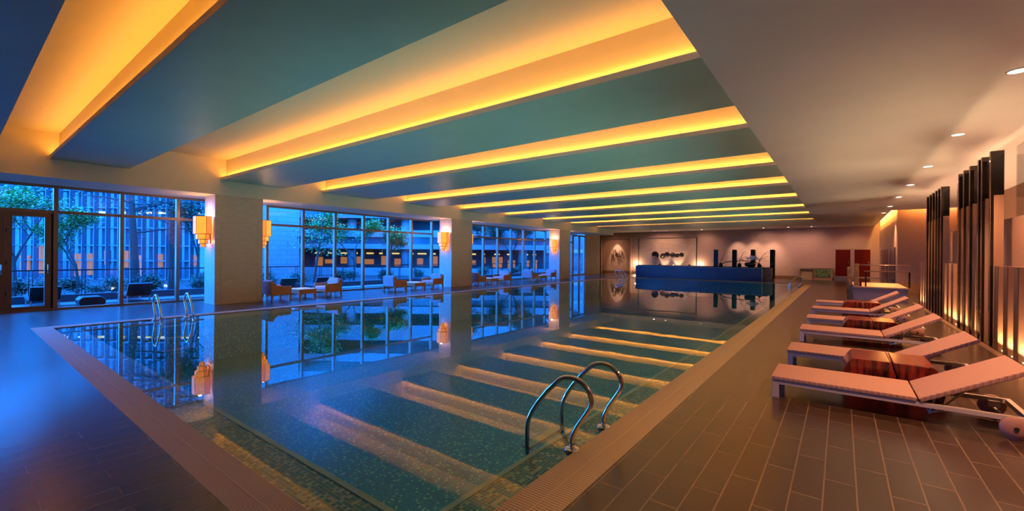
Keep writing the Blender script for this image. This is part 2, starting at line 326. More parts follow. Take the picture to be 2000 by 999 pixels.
# added underwater fill lamps in the basin walls, brightening ceiling and panels
ul0 = None
ULS = [(PX1-.03, y, 0) for y in (5.6, 8.0, 10.3, 12.5, 15.5, 18.5, 21.5, 24.5, 27.5, 30.3)]+[(x, PY0+.03, 1) for x in (-4.5, -7.5, -10.5)]+[(PX0+.03, y, 2) for y in (4, 8, 12, 16, 20, 25)]
for x, y, k in ULS:
    if ul0 is None:
        ul0 = thing('added_fill_lamp', 'round underwater fill lamp added in the basin wall', 'pool lamp', (x, y, -.40), -math.pi/2, 'added underwater fill lamps in the basin walls')
        a = MB(); a.lathe([(.09, -.01), (.09, .02), (.07, .03)], 20, axis='y'); a.build('fill_lamp_ring', mt['chrome'], ul0)
    else: dup(ul0, (x, y, -.40), (-math.pi/2, 0, math.pi/2)[k])
    if k == 2:
        aim(light('SPOT', (x+.05, y, -.40), POOL_FILL_W2, (1, .95, .9), spot_size=R(24), spot_blend=.8, shadow_soft_size=.06), (1.6, y, 3.95)); continue  # added fill from the left basin wall, lifting the right ceiling
    tg = (x-5.5, y, 3.85) if not k else (x, y+5, 3.85)
    aim(light('SPOT', (x-.05 if not k else x, y if not k else y+.05, -.40), POOL_FILL_W, POOL_FILL_COL, spot_size=R(130), spot_blend=1, shadow_soft_size=.1), tg)

# ------------------------------------------------------------------ setting: ceiling
ZC, ZR, XCR, XB = 3.85, 4.5, -1.27, -15.3
SLOTS = [(.64, 1.52), (3.0, 5.15), (7.08, 8.42), (10.62, 12.2), (14.0, 15.75), (17.85, 19.38), (21.65, 23.35), (25.3, 27.05), (29.85, 31.15)]
c = MB()
c.box(XCR, YB, ZC, XR+.2, 26.7, ZC+.12); c.box(2.2, 26.65, ZC+.12, XR+.2, 26.7, 4.4); c.box(2.2, 26.65, 4.35, XR+.2, 27.3, 4.4); c.box(XCR, 26.7, ZC, 1.85, YF, ZC+.12); c.box(XL-1.5, 36.2, ZC, XCR, YF, ZC+.12)
c.box(XCR, YB, ZC+.12, XCR+.1, YF, ZR+.1); c.box(1.80, 26.7, ZC+.12, 1.85, YF, 4.4); c.box(1.80, 26.65, ZC+.12, 2.2, 26.7, 4.4); c.box(1.80, 26.65, 4.35, 2.3, YF, 4.4); c.box(XL-1.5, 34.2, ZC, XB, 36.3, ZC+.12)
struct(c, 'ceiling', mt['ceil'], 'flat warm grey ceiling over the deck and far end', 'ceiling')
r = MB(); r.box(XB-.1, YB, ZR, XCR+.1, 36.3, ZR+.1); r.box(XB, 36.2, ZC+.12, XCR, 36.3, ZR)
for y0, y1 in SLOTS: r.box(XB, y1+.17, ZC+.02, XCR, y1+.22, ZR)
struct(r, 'ceiling_recess', mt['recess'], 'white painted recesses above the ceiling panels', 'ceiling')
edges = [YB]+[e for s_ in SLOTS for e in s_]+[36.2]
for i in range(0, len(edges), 2):
    p = MB(); y0, y1 = edges[i], edges[i+1]; ys = y0
    p.box(XB, y0, ZC, XCR, y1, ZC+.03, 0)
    if i: p.box(XB, y0, ZC+.002, XCR, y0+.02, ZC+.085, 1)
    if i: p.add([(XB, y0-.001, ZC+.001), (XCR, y0-.001, ZC+.001), (XCR, y0-.001, ZC+.085), (XB, y0-.001, ZC+.085)], [(0, 1, 2, 3)], 1)
    struct(p, 'ceiling_panel', [mt['panel'], mt['lip']], None, None)
for y0, y1 in SLOTS:
    light('AREA', ((XB+XCR)/2, y1+.09, ZC+.075), LED_W, LED_COL, (R(180-12), 0, 0), shape='RECTANGLE', size=13.9, size_y=.05)
bm_ = MB(); bm_.box(XL-.08, YB, 3.40, XB, 34.2, 4.6)
struct(bm_, 'ceiling_beam', mt['beam'], 'long cream beam running above the columns and windows', 'beam')

# walls
s_ = MB(); s_.box(XL-1.7, YF, -.1, XR+.2, YF+.2, 4.6); struct(s_, 'wall_back', mt['backwall'], 'rose coloured stone wall at the far end', 'wall')
s_ = MB(); s_.box(-14.92, YF-.03, .3, -9.83, YF, 3.25); struct(s_, 'trim_2', mt['backpanel'], 'golden stone panel on the far wall behind the bar', 'wall panel')
s_ = MB(); s_.box(-14.95, YF-.06, .3, -14.90, YF, 3.3); s_.box(-9.86, YF-.06, .3, -9.80, YF, 3.3); struct(s_, 'trim_3', mt['dark'])
s_ = MB(); s_.box(-15.72, YF-.2, 0, -15.62, YF, 3.3); s_.box(-18.4, YF-.25, 3.3, -9.8, YF, 3.36); struct(s_, 'trim_4', mt['backwall'])
s_ = MB(); s_.box(XL-.2, 32.6, 0, XL, 35.6, 3.85); s_.box(XL-1.7, 35.4, 0, XL, 35.6, 3.85); s_.box(XL-1.7, 35.6, 0, XL-1.5, YF, 3.85); struct(s_, 'wall_left', mt['tanwall'], 'tan wall beside the far glass door', 'wall')
s_ = MB(); s_.box(XR, YB, -.1, XR+.2, 27.0, 4.0); struct(s_, 'wall_right', mt['endwall'], 'brown wall behind the slatted screen', 'wall')
s_ = MB(); s_.box(XL-.1, YB-.2, -.1, XR+.2, YB, 4.6); struct(s_, 'wall_front', mt['greymid'], 'wall behind the viewer', 'wall')
s_ = MB(); s_.box(2.1, 27.0, 0, XR+.2, 27.2, 4.4); struct(s_, 'wall_end', mt['endwall'], 'orange lit wall beyond the slatted screen', 'wall')
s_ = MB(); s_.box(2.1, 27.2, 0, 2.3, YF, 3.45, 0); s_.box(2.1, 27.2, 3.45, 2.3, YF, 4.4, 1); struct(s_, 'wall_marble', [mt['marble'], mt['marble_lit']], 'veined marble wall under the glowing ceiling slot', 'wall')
light('AREA', (1.98, 32.9, 4.25), 150, (1, .45, .10), (0, 0, 0), shape='RECTANGLE', size=.12, size_y=11)
light('AREA', (3.3, 26.85, 4.25), 30, (1, .42, .10), (0, 0, 0), shape='RECTANGLE', size=1.9, size_y=.08)
s_ = MB(); s_.box(XL-1.5, YF-.04, 0, -2.6, YF, .22); struct(s_, 'baseboard_back', mt['dframe'])

# columns and their lanterns
COLS = [(5.02, 6.40), (15.15, 16.65), (25.45, 26.9)]
for i, (y0, y1) in enumerate(COLS):
    cm = MB(); cm.box(-16.15, y0, 0, XB, y1, 3.4, 0)
    for (a, b_) in ((y0+.16, y0+.165), (y1-.165, y1-.16)): cm.box(XB-.001, a, .1, XB+.002, b_, 2.55, 1)
    cm.box(XB-.001, y0+.16, 2.55, XB+.002, y1-.16, 2.555, 1)
    struct(cm, 'column', [mt['stone'], mt['joint']], ['beige stone column nearest the viewer', 'beige stone column, second from the viewer', 'beige stone column farthest from the viewer'][i], 'column')
TIERS = [(2.18, 2.72, .28, .36), (2.02, 2.17, .21, .27), (1.88, 2.01, .15, .18), (1.77, 1.87, .09, .10)]
def sconce(y, sgn, label):
    t = thing('wall_lantern', label, 'wall lamp', (-15.74, y, 0), 0 if sgn < 0 else math.pi, 'stepped paper lanterns on the columns')
    bk = MB(); bk.box(-.12, -.03, 1.9, .12, 0, 2.6); bk.build('back_plate', mt['bronze'], t)
    for z0, z1, hw, dp in TIERS:
        y0_ = -.03-(.38-dp)*.35; q = hw*.48; d1 = dp*.38
        pl = [(-hw, y0_), (-hw, y0_-d1), (-q, y0_-dp), (q, y0_-dp), (hw, y0_-d1), (hw, y0_)]
        a = MB(); fr = MB()
        for i_ in range(5):
            (xa, ya), (xb, yb) = pl[i_], pl[i_+1]; a.add([(xa, ya, z0), (xb, yb, z0), (xb, yb, z1), (xa, ya, z1)], [(0, 1, 2, 3)], {0: 2, 1: 1, 2: 0, 3: 1, 4: 2}[i_])
            for z in (z0, z1): fr.bar((xa, ya, z), (xb, yb, z), .010, .010)
        if z0 < 1.9: a.add([(x_, y_, z0) for x_, y_ in pl], [tuple(range(6))], 1)
        for x_, y_ in pl: fr.bar((x_, y_, z0), (x_, y_, z1), .010, .010)
        sh = a.build('lamp_shade', [mt['shade_l'], mt['shade_f'], mt['shade_r']], t)
        fr.build('shade_frame', mt['dframe'], sh)
    light('POINT', (-15.74, y+sgn*.22, 2.75), 9, (1, .55, .22), shadow_soft_size=.06)
    light('POINT', (-15.74, y+sgn*.12, 1.95), 1.5, (1, .5, .2), shadow_soft_size=.05)
    return t
nm = ['nearest', 'middle', 'farthest']
for i, (y0, y1) in enumerate(COLS):
    sconce(y0, -1, f'orange stepped paper lantern on the viewer-facing side of the {nm[i]} column')
    sconce(y1, 1, f'orange stepped paper lantern on the far side of the {nm[i]} column')

# ------------------------------------------------------------------ windows and doors
MUL = [1.83+1.365*k for k in range(-4, 22)]
def window(n, ys, label, z0=0.0, doors=()):
    wdw = thing(f'window_{n}', label, 'window', (0, 0, 0), kind='structure')
    ZT = 2.68
    for y in ys:
        a = MB(); a.box(XL-.08, y-.045, 0, XL+.07, y+.045, 3.4); a.build('mullion', mt['frame'], wdw)
    a = MB(); a.box(XL-.05, ys[0], ZT-.04, XL+.04, ys[-1], ZT+.04); a.build('transom', mt['frame'], wdw)
    a = MB(); a.box(XL-.06, ys[0], -.01, XL+.06, ys[-1], .06); a.build('sill', mt['frame'], wdw)
    a = MB(); a.box(XL-.05, ys[0], 3.33, XL+.05, ys[-1], 3.4); a.build('window_head', mt['frame'], wdw)
    for ya, yb in zip(ys[:-1], ys[1:]):
        for z_0, z_1 in ((.06, ZT-.04), (ZT+.04, 3.33)):
            if ya in doors and z_0 < 1: continue
            p = MB(); p.add([(XL, ya+.045, z_0), (XL, yb-.045, z_0), (XL, yb-.045, z_1), (XL, ya+.045, z_1)], [(0, 1, 2, 3)])
            o = p.build('pane', mt['glass'], wdw)
    return wdw
w1 = [y for y in MUL if y < 4.7]+[5.95]
window(1, w1, 'tall glazing left of the nearest column', doors=(w1[3],))
window(2, [y for y in MUL if 5.96 < y < 15.6], 'tall glazing between the nearest and middle columns')
window(3, [y for y in MUL if 15.6 < y < 26.7], 'tall glazing between the middle and farthest columns')
window(4, [27.8, 29.1, 30.3], 'glazing hidden beside the farthest column')
def leaf(n, ya, yb, label, zt=2.64):
    d = thing(f'door_{n}', label, 'door', (XL, 0, 0), kind='structure')
    a = MB(); s = .12
    a.box(-.03, ya, .01, .05, ya+s, zt); a.box(-.03, yb-s, .01, .05, yb, zt); a.box(-.03, ya+s, .01, .05, yb-s, .14); a.box(-.03, ya+s, zt-s, .05, yb-s, zt)
    fr = a.build('door_frame', mt['dframe'], d)
    p = MB(); p.add([(0, ya+s, .14), (0, yb-s, .14), (0, yb-s, zt-s), (0, ya+s, zt-s)], [(0, 1, 2, 3)]); p.build('pane', mt['glass'], d)
    h = MB()
    for z in (.5, 1.3, 2.15): h.tube([(.06, ya+.02, z-.05), (.06, ya+.02, z+.05)], .014, 8)
    h.build('hinge', mt['rubber'], d)
    h = MB(); h.tube([(.05, yb-.06, 1.0), (.10, yb-.06, 1.0), (.10, yb-.06, 1.25), (.05, yb-.06, 1.25)], .012, 8); h.build('door_handle', mt['chrome'], d)
    return d
leaf(1, .93, 1.745, 'brown framed glass door at the left edge leading to the terrace')
leaf(2, .08, .927, 'brown framed glass door leaf partly cut by the left edge')
leaf(3, 30.45, 31.5, 'narrow far glass door leaf, nearer one of the pair', 3.3)
leaf(4, 31.5, 32.55, 'narrow far glass door leaf, farther one of the pair', 3.3)
g = MB(); g.box(XL-.06, 1.745, 0, XL+.02, 1.785, 2.64); g.build('trim_5', mt['dark'])['kind'] = 'structure'

# ------------------------------------------------------------------ pool ladders
def arc(c, r, a0, a1, n, fx=1):
    return [(c[0]+fx*r*math.cos(R(a0+(a1-a0)*i/n)), c[1]+r*math.sin(R(a0+(a1-a0)*i/n))) for i in range(n+1)]
def ladder(x, y, sgn, gap, label):
    # sgn=-1: the pool lies towards -x of the flange
    t = thing('pool_ladder', label, 'pool ladder', (x, y, 0), 0, 'steel pool ladders')
    prof = [(0, -.02), (0, .07), (-.01, .12), (-.05, .20), (-.13, .32), (-.165, .38)]
    cx_, cz_, rr = .01, .42, .185
    arcp = [(cx_-rr*math.cos(R(a)), cz_+rr*.9*math.sin(R(a))) for a in range(0, 133, 12)]
    prof = prof+arcp+[(.24, .44), (.33, .33), (.40, .23), (.435, .16), (.45, .10), (.455, .02), (.455, -.95)]
    for k in (0, gap):
        a = MB(); a.tube([(sgn*px, k, pz) for px, pz in prof], .0215, 14); hr = a.build('handrail', mt['chrome'], t)
        fl = MB(); fl.lathe([(.066, -.03), (.066, -.020), (.055, -.014), (.024, -.008)], 24, (0, k, .022)); fl.build('flange', mt['chrome'], hr)
    for z in (-.12, -.40, -.68):
        a = MB(); a.box(min(sgn*.42, sgn*.50), 0, z-.015, max(sgn*.42, sgn*.50), gap, z+.015); a.build('tread', mt['trim'], t)
    return t
ladder(-1.765, 3.16, -1, .60, 'shiny steel pool ladder in the foreground on the right pool edge')
ladder(-12.92, 3.03, 1, .62, 'steel pool ladder on the window side near the left pool corner')
ladder(-12.92, 29.6, 1, .62, 'distant steel pool ladder on the window side near the bar')
ladder(-1.80, 27.9, -1, .70, 'distant steel pool ladder on the right pool edge near the far end')

# ------------------------------------------------------------------ lounge chairs and low tables
def make_chair(label):
    t = thing('lounge_chair', label, 'armchair', (0, 0, 0), 0, 'wooden lounge armchairs by the windows')
    # local: faces +y, x spans 0..-.8, y 0 (back) .. .64
    for x in (0, -.76):
        a = MB(); a.prism([(-.02, .20), (.64, .20), (.64, .48), (.16, .50), (.06, .62), (-.04, .64), (-.02, .30)], 'x', x-.04, x, 0); a.build('arm_panel', mt['wood'], t, .004)
    for x in (-.02, -.78):
        for y in (.02, .60):
            k = -.03 if y < .3 else .02
            a = MB(); a.add([(x-.025, y-.04, .2), (x+.025, y-.04, .2), (x+.025, y+.04, .2), (x-.025, y+.04, .2), (x-.018, y+k-.02, 0), (x+.018, y+k-.02, 0), (x+.018, y+k+.02, 0), (x-.018, y+k+.02, 0)], [(0, 1, 2, 3), (7, 6, 5, 4), (0, 4, 5, 1), (1, 5, 6, 2), (2, 6, 7, 3), (3, 7, 4, 0)]); a.build('leg', mt['wood'], t)
    a = MB(); a.box(-.76, .02, .20, -.04, .62, .26); a.build('seat_frame', mt['wood'], t)
    a = MB(); a.box(-.755, .10, .26, -.045, .63, .38); a.build('seat_cushion', mt['cushion'], t, .02)
    a = MB(); a.prism([(-.04, .22), (.04, .22), (.00, .65), (-.07, .65)], 'x', -.755, -.045); a.build('backrest', mt['cushion'], t, .01)
    a = MB(); a.prism([(.05, .38), (.17, .38), (.09, .68), (.01, .68)], 'x', -.74, -.06); a.build('back_cushion', mt['cushion'], t, .02)
    return t
def make_table(label):
    t = thing('coffee_table', label, 'low table', (0, 0, 0), 0, 'low wooden tables by the windows')
    a = MB(); a.box(-.78, 0, .315, .02, .66, .345); a.build('tabletop', mt['tabletop'], t, .004)
    a = MB(); a.box(-.76, .02, .18, 0, .64, .315); a.build('apron', mt['wood'], t)
    for x, y, sx, sy in ((0, .02, -1, 1), (0, .64, -1, -1), (-.76, .02, 1, 1), (-.76, .64, 1, -1)):
        a = MB(); a.add([(x, y, .18), (x+sx*.05, y, .18), (x+sx*.05, y+sy*.10, .18), (x, y+sy*.10, .18), (x, y, 0), (x+sx*.04, y, 0), (x+sx*.04, y+sy*.05, 0), (x, y+sy*.05, 0)], [(0, 1, 2, 3), (7, 6, 5, 4), (0, 4, 5, 1), (1, 5, 6, 2), (2, 6, 7, 3), (3, 7, 4, 0)]); a.build('leg', mt['wood'], t)
    return t
SETS = [(6.63, 7.51, 9.14, 'just right of the nearest column'), (11.62, 12.69, 14.42, 'left of the middle column'), (16.95, 17.93, 19.72, 'just right of the middle column'), (21.95, 22.85, 24.70, 'left of the farthest column')]
ch0 = tb0 = None
for ya, yt, yb, wh in SETS:
    la = f'wooden armchair seen from behind, its back to the viewer, {wh}'; lb = f'wooden armchair with pink cushion facing the viewer, {wh}'; lt = f'low white-topped wooden table between the two armchairs {wh}'
    if ch0 is None:
        ch0 = make_chair(la); ch0.location = (-15.1, ya, 0); tb0 = make_table(lt); tb0.location = (-15.1, yt, 0)
    else:
        dup(ch0, (-15.1, ya, 0), 0, la); dup(tb0, (-15.1, yt, 0), 0, lt)
    dup(ch0, (-15.9, yb, 0), math.pi, lb)

# ------------------------------------------------------------------ sun loungers and stump tables
def make_lounger(label):
    t = thing('sun_lounger', label, 'sun lounger', (0, 0, 0), 0, 'wicker sun loungers on the deck')
    # x: foot 0 .. head 2.0; y 0 .. .72
    for y in (.0, .68):
        a = MB(); a.box(0, y, .155, 1.98, y+.04, .20); a.build('side_rail', mt['white'], t, .003)
        a = MB(); a.box(0, y, 0, .065, y+.04, .155); a.build('leg', mt['white'], t, .003)
    a = MB(); a.box(0, .04, .155, .04, .68, .20); a.build('cross_bar', mt['white'], t)
    a = MB(); a.box(1.94, .04, .155, 1.98, .68, .20); a.build('cross_bar', mt['white'], t)
    a = MB(); a.box(1.18, .04, .16, 1.21, .68, .19); a.build('cross_bar', mt['white'], t)
    a = MB(); a.box(-.01, -.012, .202, 1.22, .732, .243); a.build('seat_panel', mt['wicker'], t, .008)
    L = .82; al = R(29); ca, sa = math.cos(al), math.sin(al)
    def br(u, v): return (1.245+u*ca-v*sa, .21+u*sa+v*ca)
    a = MB(); a.prism([br(0, -.01), br(L, -.01), br(L, .033), br(0, .033)], 'y', -.012, .732); a.build('backrest', mt['wicker'], t, .008)
    a = MB()
    for y in (.10, .60):
        p1 = br(.38, -.02); a.tube([(p1[0], y, p1[1]), (1.38, y, .12), (1.32, y, .09)], .010, 8)
        p2 = br(.12, -.02); a.tube([(p2[0], y, p2[1]), (1.32, y, .09), (1.45, y, .135)], .010, 8)
    a.tube([(1.32, .08, .09), (1.32, .62, .09)], .010, 8); a.build('back_strut', mt['white'], t)
    for y0 in (-.05, .735):
        a = MB(); a.lathe([(.02, 0), (.10, 0), (.105, .008), (.105, .028), (.10, .035), (.02, .035)], 28, (1.86, y0, .105), 'y'); wh = a.build('wheel', mt['wheel'], t)
        a = MB(); a.lathe([(.018, -.008), (.018, .045)], 12, (1.86, y0, .105), 'y'); a.build('hub', mt['rubber'], wh)
    a = MB(); a.tube([(1.86, -.02, .105), (1.86, .74, .105)], .011, 8); a.box(1.82, .04, .105, 1.90, .07, .17); a.box(1.82, .65, .105, 1.90, .68, .17); a.build('axle', mt['white'], t)
    return t
LY = [5.77, 7.57, 9.97, 11.95, 14.3, 16.55]
desc = ['nearest wicker sun lounger with raised back in the right foreground', 'second nearest sun lounger, directly behind the nearest red stump table', 'third nearest sun lounger, in front of the middle red stump table',
        'fourth nearest sun lounger, directly behind the middle red stump table', 'fifth nearest sun lounger, in front of the farthest red stump table', 'farthest sun lounger, beside the grey platform with the railing']
lo = make_lounger(desc[0]); lo.location = (-.62, LY[0], 0)
for i in range(1, 6): dup(lo, (-.62, LY[i], 0), 0, desc[i])
def make_stump(label):
    t = thing('stump_table', label, 'side table', (0, 0, 0), 0, 'lacquered stump tables between loungers')
    def half(pts, nm):
        a = MB(); a.prism(pts, 'y', 0, .72); return a.build(nm, mt['red'], t, .012)
    half([(.07, .0), (.015, .06), (0, .16), (.01, .24), (.06, .33), (.10, .38), (.455, .38), (.50, .22), (.49, 0)], 'near_block')
    half([(.505, 0), (.515, .22), (.47, .38), (.82, .38), (.90, .27), (.93, .14), (.90, .0)], 'far_block')
    a = MB(); a.box(.485, .02, 0, .51, .70, .2); a.build('split_core', mt['black'], t)
    return t
st = make_stump('glossy red split stump table between the two nearest sun loungers'); st.location = (.02, 6.72, 0)
dup(st, (.02, 10.95, 0), 0, 'glossy red split stump table between the third and fourth sun loungers')
dup(st, (.02, 15.4, 0), 0, 'glossy red split stump table between the two farthest sun loungers')

# ------------------------------------------------------------------ slatted screen on the right
XS = 2.2
a = MB(); a.box(2.46, 8.0, 0, 2.52, 21.4, 2.36); o = a.build('timber_screen', mt['finback']); tag(o, 'long tan panel forming the back of the slatted screen', 'screen')
YG = [8.5+.55*k for k in range(23)]
TALL = {11.61, 12.22, 12.49, 13.21, 13.78, 14.31, 16.55, 17.0, 17.42, 17.95, 18.46, 19.01}
def near_tall(y): return any(abs(y-t) < .245 for t in TALL)
fin0 = None; LITY = []
for y in YG:
    if near_tall(y): continue
    if fin0 is None:
        fin0 = thing('screen_fin', 'low tan upright fin of the slatted screen, lit from its foot', 'screen fin', (XS, y, 0), 0, 'low fins of the slatted screen')
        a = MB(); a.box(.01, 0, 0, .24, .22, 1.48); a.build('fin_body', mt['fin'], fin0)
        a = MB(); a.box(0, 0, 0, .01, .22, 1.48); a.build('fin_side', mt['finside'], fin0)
        a = MB(); a.box(.04, -.10, 0, .20, -.04, .012); a.build('uplight', mt['upl'], fin0)
    else: dup(fin0, (XS, y, 0))
    if 9 < y < 17 or y > 19.2: LITY.append(y)
tall0 = None
order = sorted(TALL); gA = [y for y in order if y < 15]; gB = [y for y in order if y > 15]
words = ['nearest', 'second nearest', 'third nearest', 'fourth nearest', 'fifth nearest', 'farthest']
for grp, nme in ((gA, 'nearer'), (gB, 'farther')):
    for i, y in enumerate(grp):
        lb = f'{words[i]} black-topped tall post of the {nme} cluster in the screen'
        if tall0 is None:
            tall0 = thing('tall_screen_post', lb, 'screen post', (XS-.03, y, 0), 0, 'tall black topped posts of the screen')
            a = MB(); a.box(0, 0, 0, .04, .09, 3.58); a.build('post_side', mt['findark'], tall0)
            a = MB(); a.box(.04, 0, 2.78, .17, .09, 3.58); a.build('post_cap', mt['findark'], tall0)
            a = MB(); a.box(.045, .005, 0, .17, .09, 2.78); a.build('post_body', mt['fin'], tall0)
            a = MB(); a.box(-.004, -.004, 0, .004, .006, 3.585); a.box(0, -.004, 3.578, .17, .09, 3.586); a.build('edge_strip', mt['bronze'], tall0)
        else: dup(tall0, (XS-.03, y, 0), 0, lb)
for y in LITY+[t for t in order if t in (13.21, 12.49, 13.78, 14.31)]:
    light('SPOT', (XS+.12, y-.07, .02), FIN_W, (1, .66, .34), (R(180+6), 0, 0), spot_size=R(110), spot_blend=.8, shadow_soft_size=.012)
for (ya, yb, lb) in ((14.6, 16.5, 'clear glass sheet above the screen between the two post clusters'), (8.0, 11.55, 'clear glass sheet above the screen at the right edge')):
    a = MB(); a.box(2.47, ya, 2.36, 2.485, yb, 3.62); tag(a.build('glass_sheet', mt['glass']), lb, 'glass sheet')
a = MB(); a.box(2.06, 8.0, 0, 2.16, 21.3, .012); tag(a.build('light_channel', mt['bronze']), 'narrow metal floor channel along the foot of the screen', 'floor channel')

light('AREA', (3.4, 14.5, 1.0), 150, (1, .52, .28), (R(180), 0, 0), shape='RECTANGLE', size=.15, size_y=14)   # trough behind the screen washing the ceiling
# downlights
DLY = [4.4, 7.72, 11.05, 14.45, 17.75, 21.05, 24.6, 28.0]
dl0 = None; dn = ['out of frame above the right foreground', 'nearest in view at the right edge', 'second from the right edge', 'third from the right edge', 'fourth from the right edge', 'fifth from the right edge', 'sixth from the right edge', 'farthest of the row, before the marble wall']
for y, q in zip(DLY, dn):
    lb = f'round recessed ceiling downlight over the loungers, {q}'
    if dl0 is None:
        dl0 = thing('ceiling_downlight', lb, 'downlight', (1.66, y, ZC), 0, 'recessed downlights above the deck')
        a = MB(); a.lathe([(.105, 0), (.105, -.008), (.085, -.010), (.085, 0)], 24); a.build('trim_ring', mt['fixture'], dl0)
        a = MB(); a.lathe([(.082, -.002), (.082, -.005)], 24); a.build('lens', mt['glow'], dl0)
    else: dup(dl0, (1.66, y, ZC), 0, lb)
    aim(light('SPOT', (1.66, y, ZC-.02), DOWN_W, DOWN_COL, spot_size=R(95), spot_blend=.7, shadow_soft_size=.06), (1.3, y, 0))
for x, q in ((-13.0, 'at the left end'), (-12.0, 'second from the left'), (-9.1, 'left of the black columns'), (-4.7, 'over the flowers'), (-3.1, 'right of the black columns'), (-1.7, 'above the console')):
    dup(dl0, (x, 37.6, ZC), 0, f'tiny far downlight above the bar area, {q}', 'small downlights along the far wall')
    aim(light('SPOT', (x, 37.4, ZC-.02), 85, (1, .52, .34), spot_size=R(120), spot_blend=1, shadow_soft_size=.06), (x, 38.9, 1.2))
for x in (.6, -17.2): aim(light('SPOT', (x, 37.4, ZC-.02), 85, (1, .48, .28), spot_size=R(120), spot_blend=1, shadow_soft_size=.06), (x, 38.8, 0))
# row over the near right of the deck behind the camera's right shoulder
for y, q in ((1.1, 'just above the viewer'), (-2.2, 'behind the viewer')):
    dup(dl0, (1.66, y, ZC), 0, f'round recessed ceiling downlight {q}, out of frame')
    light('SPOT', (1.66, y, ZC-.02), DOWN_W, DOWN_COL, spot_size=R(95), spot_blend=.7, shadow_soft_size=.06)

for y, q in ((7.84, 'first'), (13.02, 'second'), (18.3, 'third'), (23.2, 'fourth')):
    t = thing('soffit_downlight', f'small downlight in the beam soffit above the {q} low table from the viewer', 'downlight', (-15.7, y, 3.40), 0, 'small downlights under the beam')
    a = MB(); a.lathe([(.06, 0), (.06, -.006), (.045, -.007), (.045, 0)], 16); a.build('trim_ring', mt['bronze'], t)
    a = MB(); a.lathe([(.044, -.001), (.044, -.003)], 16); a.build('lens', mt['upl'], t)
    light('SPOT', (-15.7, y, 3.38), 170, (1, .72, .5), spot_size=R(38), spot_blend=.9, shadow_soft_size=.05)
# ------------------------------------------------------------------ platform with railing, newel
t = thing('platform', 'grey faced raised platform with a pale wooden top behind the loungers', 'platform', (.42, 21.45, 0))
a = MB(); a.box(0, 0, 0, 1.55, 8.75, .47); a.build('base', mt['greymid'], t)
a = MB(); a.box(-.02, -.02, .47, 1.55, 3.7, .515); a.build('ledge_top', mt['ledgewood'], t)
a = MB(); a.box(.0, 3.7, .47, 1.55, 8.75, .50); a.build('rear_top', mt['black'], t)
t = thing('railing', 'dark metal railing with two horizontal rails on the platform edge', 'railing', (.62, 21.58, .515))
for x in (.12, 1.37): a = MB(); a.box(x, 0, 0, x+.05, .03, .60); a.build('post', mt['black'], t)
a = MB(); a.box(.1, -.01, .57, 1.42, .04, .61); a.build('mid_rail', mt['dframe'], t)
a = MB(); a.tube([(-.1, .015, .83), (1.42, .015, .83)], .018, 8); a.build('top_rail', mt['bronze'], t)
for x in (-.1, .7, 1.38): a = MB(); a.box(x, 0, .6, x+.02, .02, .83); a.build('rail_bracket', mt['bronze'], t)
t = thing('newel_post', 'mottled gold and brown post pair at the left end of the railing', 'post', (.40, 21.5, .515))
a = MB(); a.box(.0, 0, 0, .16, .14, .88); a.build('tall_panel', mt['gold'], t, .01)
a = MB(); a.box(-.20, .3, -.515, -.07, .44, .74); a.build('short_panel', mt['gold'], t, .01)
a = MB(); a.box(.17, .02, 0, .24, .12, .20); a.build('foot_block', mt['reddoor'], t)

# far wall: doors, console
def reddoor(n, x0, x1, lb):
    d = thing(f'door_{n}', lb, 'door', (0, YF, 0), kind='structure')
    a = MB(); a.box(x0-.05, -.06, .30, x0, 0, 2.26); a.box(x1, -.06, .30, x1+.05, 0, 2.26); a.box(x0, -.06, 2.21, x1, 0, 2.26); a.build('door_frame', mt['backwall'], d)
    a = MB(); a.box(x0, -.04, .30, x1, 0, 2.21); lf = a.build('door_leaf', mt['reddoor'], d)
    a = MB(); a.tube([(x1-.10, -.05, 1.2), (x1-.10, -.09, 1.2), (x1-.10, -.09, 1.35), (x1-.10, -.05, 1.35)], .012, 8); a.build('door_handle', mt['chrome'], lf)
reddoor(5, -.32, .53, 'dark red door on the far wall, left one of the pair'); reddoor(6, .75, 1.62, 'dark red door on the far wall, right one of the pair')
s_ = MB(); s_.box(-.42, 38.2, 0, 2.1, YF, .30); struct(s_, 'trim_6', mt['greymid'], 'grey step in front of the red doors', 'step')
s_ = MB(); s_.box(-.42, YF-.03, 2.27, 1.72, YF, 2.95); struct(s_, 'trim_7', mt['tanwall'])
t = thing('console_cabinet', 'rose framed console with a green leafy front panel by the far wall', 'console', (-2.45, 38.4, 0))
a = MB(); a.box(0, 0, .84, 1.95, .5, .92); a.build('top_board', mt['backwall'], t)
a = MB(); a.box(.86, .02, 0, 1.95, .5, .84); a.build('carcass', mt['backwall'], t)
a = MB(); a.box(.93, 0, .24, 1.86, .03, .79); a.build('leaf_panel', mt['green'], t)
a = MB(); a.box(.09, .06, 0, .80, .12, .76); a.build('back_board', mt['backpanel'], t)
a = MB(); a.box(.04, 0, 0, .09, .04, .80); a.box(.80, 0, 0, .85, .04, .80); a.box(.04, 0, .76, .85, .04, .80); a.build('dark_frame', mt['dframe'], t)
# marble wall panels
for ya, yb, lb in ((27.9, 30.6, 'nearer dark purple glass door leaf set in the marble wall'), (32.2, 37.0, 'farther dark purple glass door leaf set in the marble wall')):
    a = MB(); a.box(2.06, ya, 0, 2.1, yb, 2.15); o = a.build('trim_8' if ya < 31 else 'trim_9', mt['purple']); tag(o, lb, 'door panel', kind='structure')

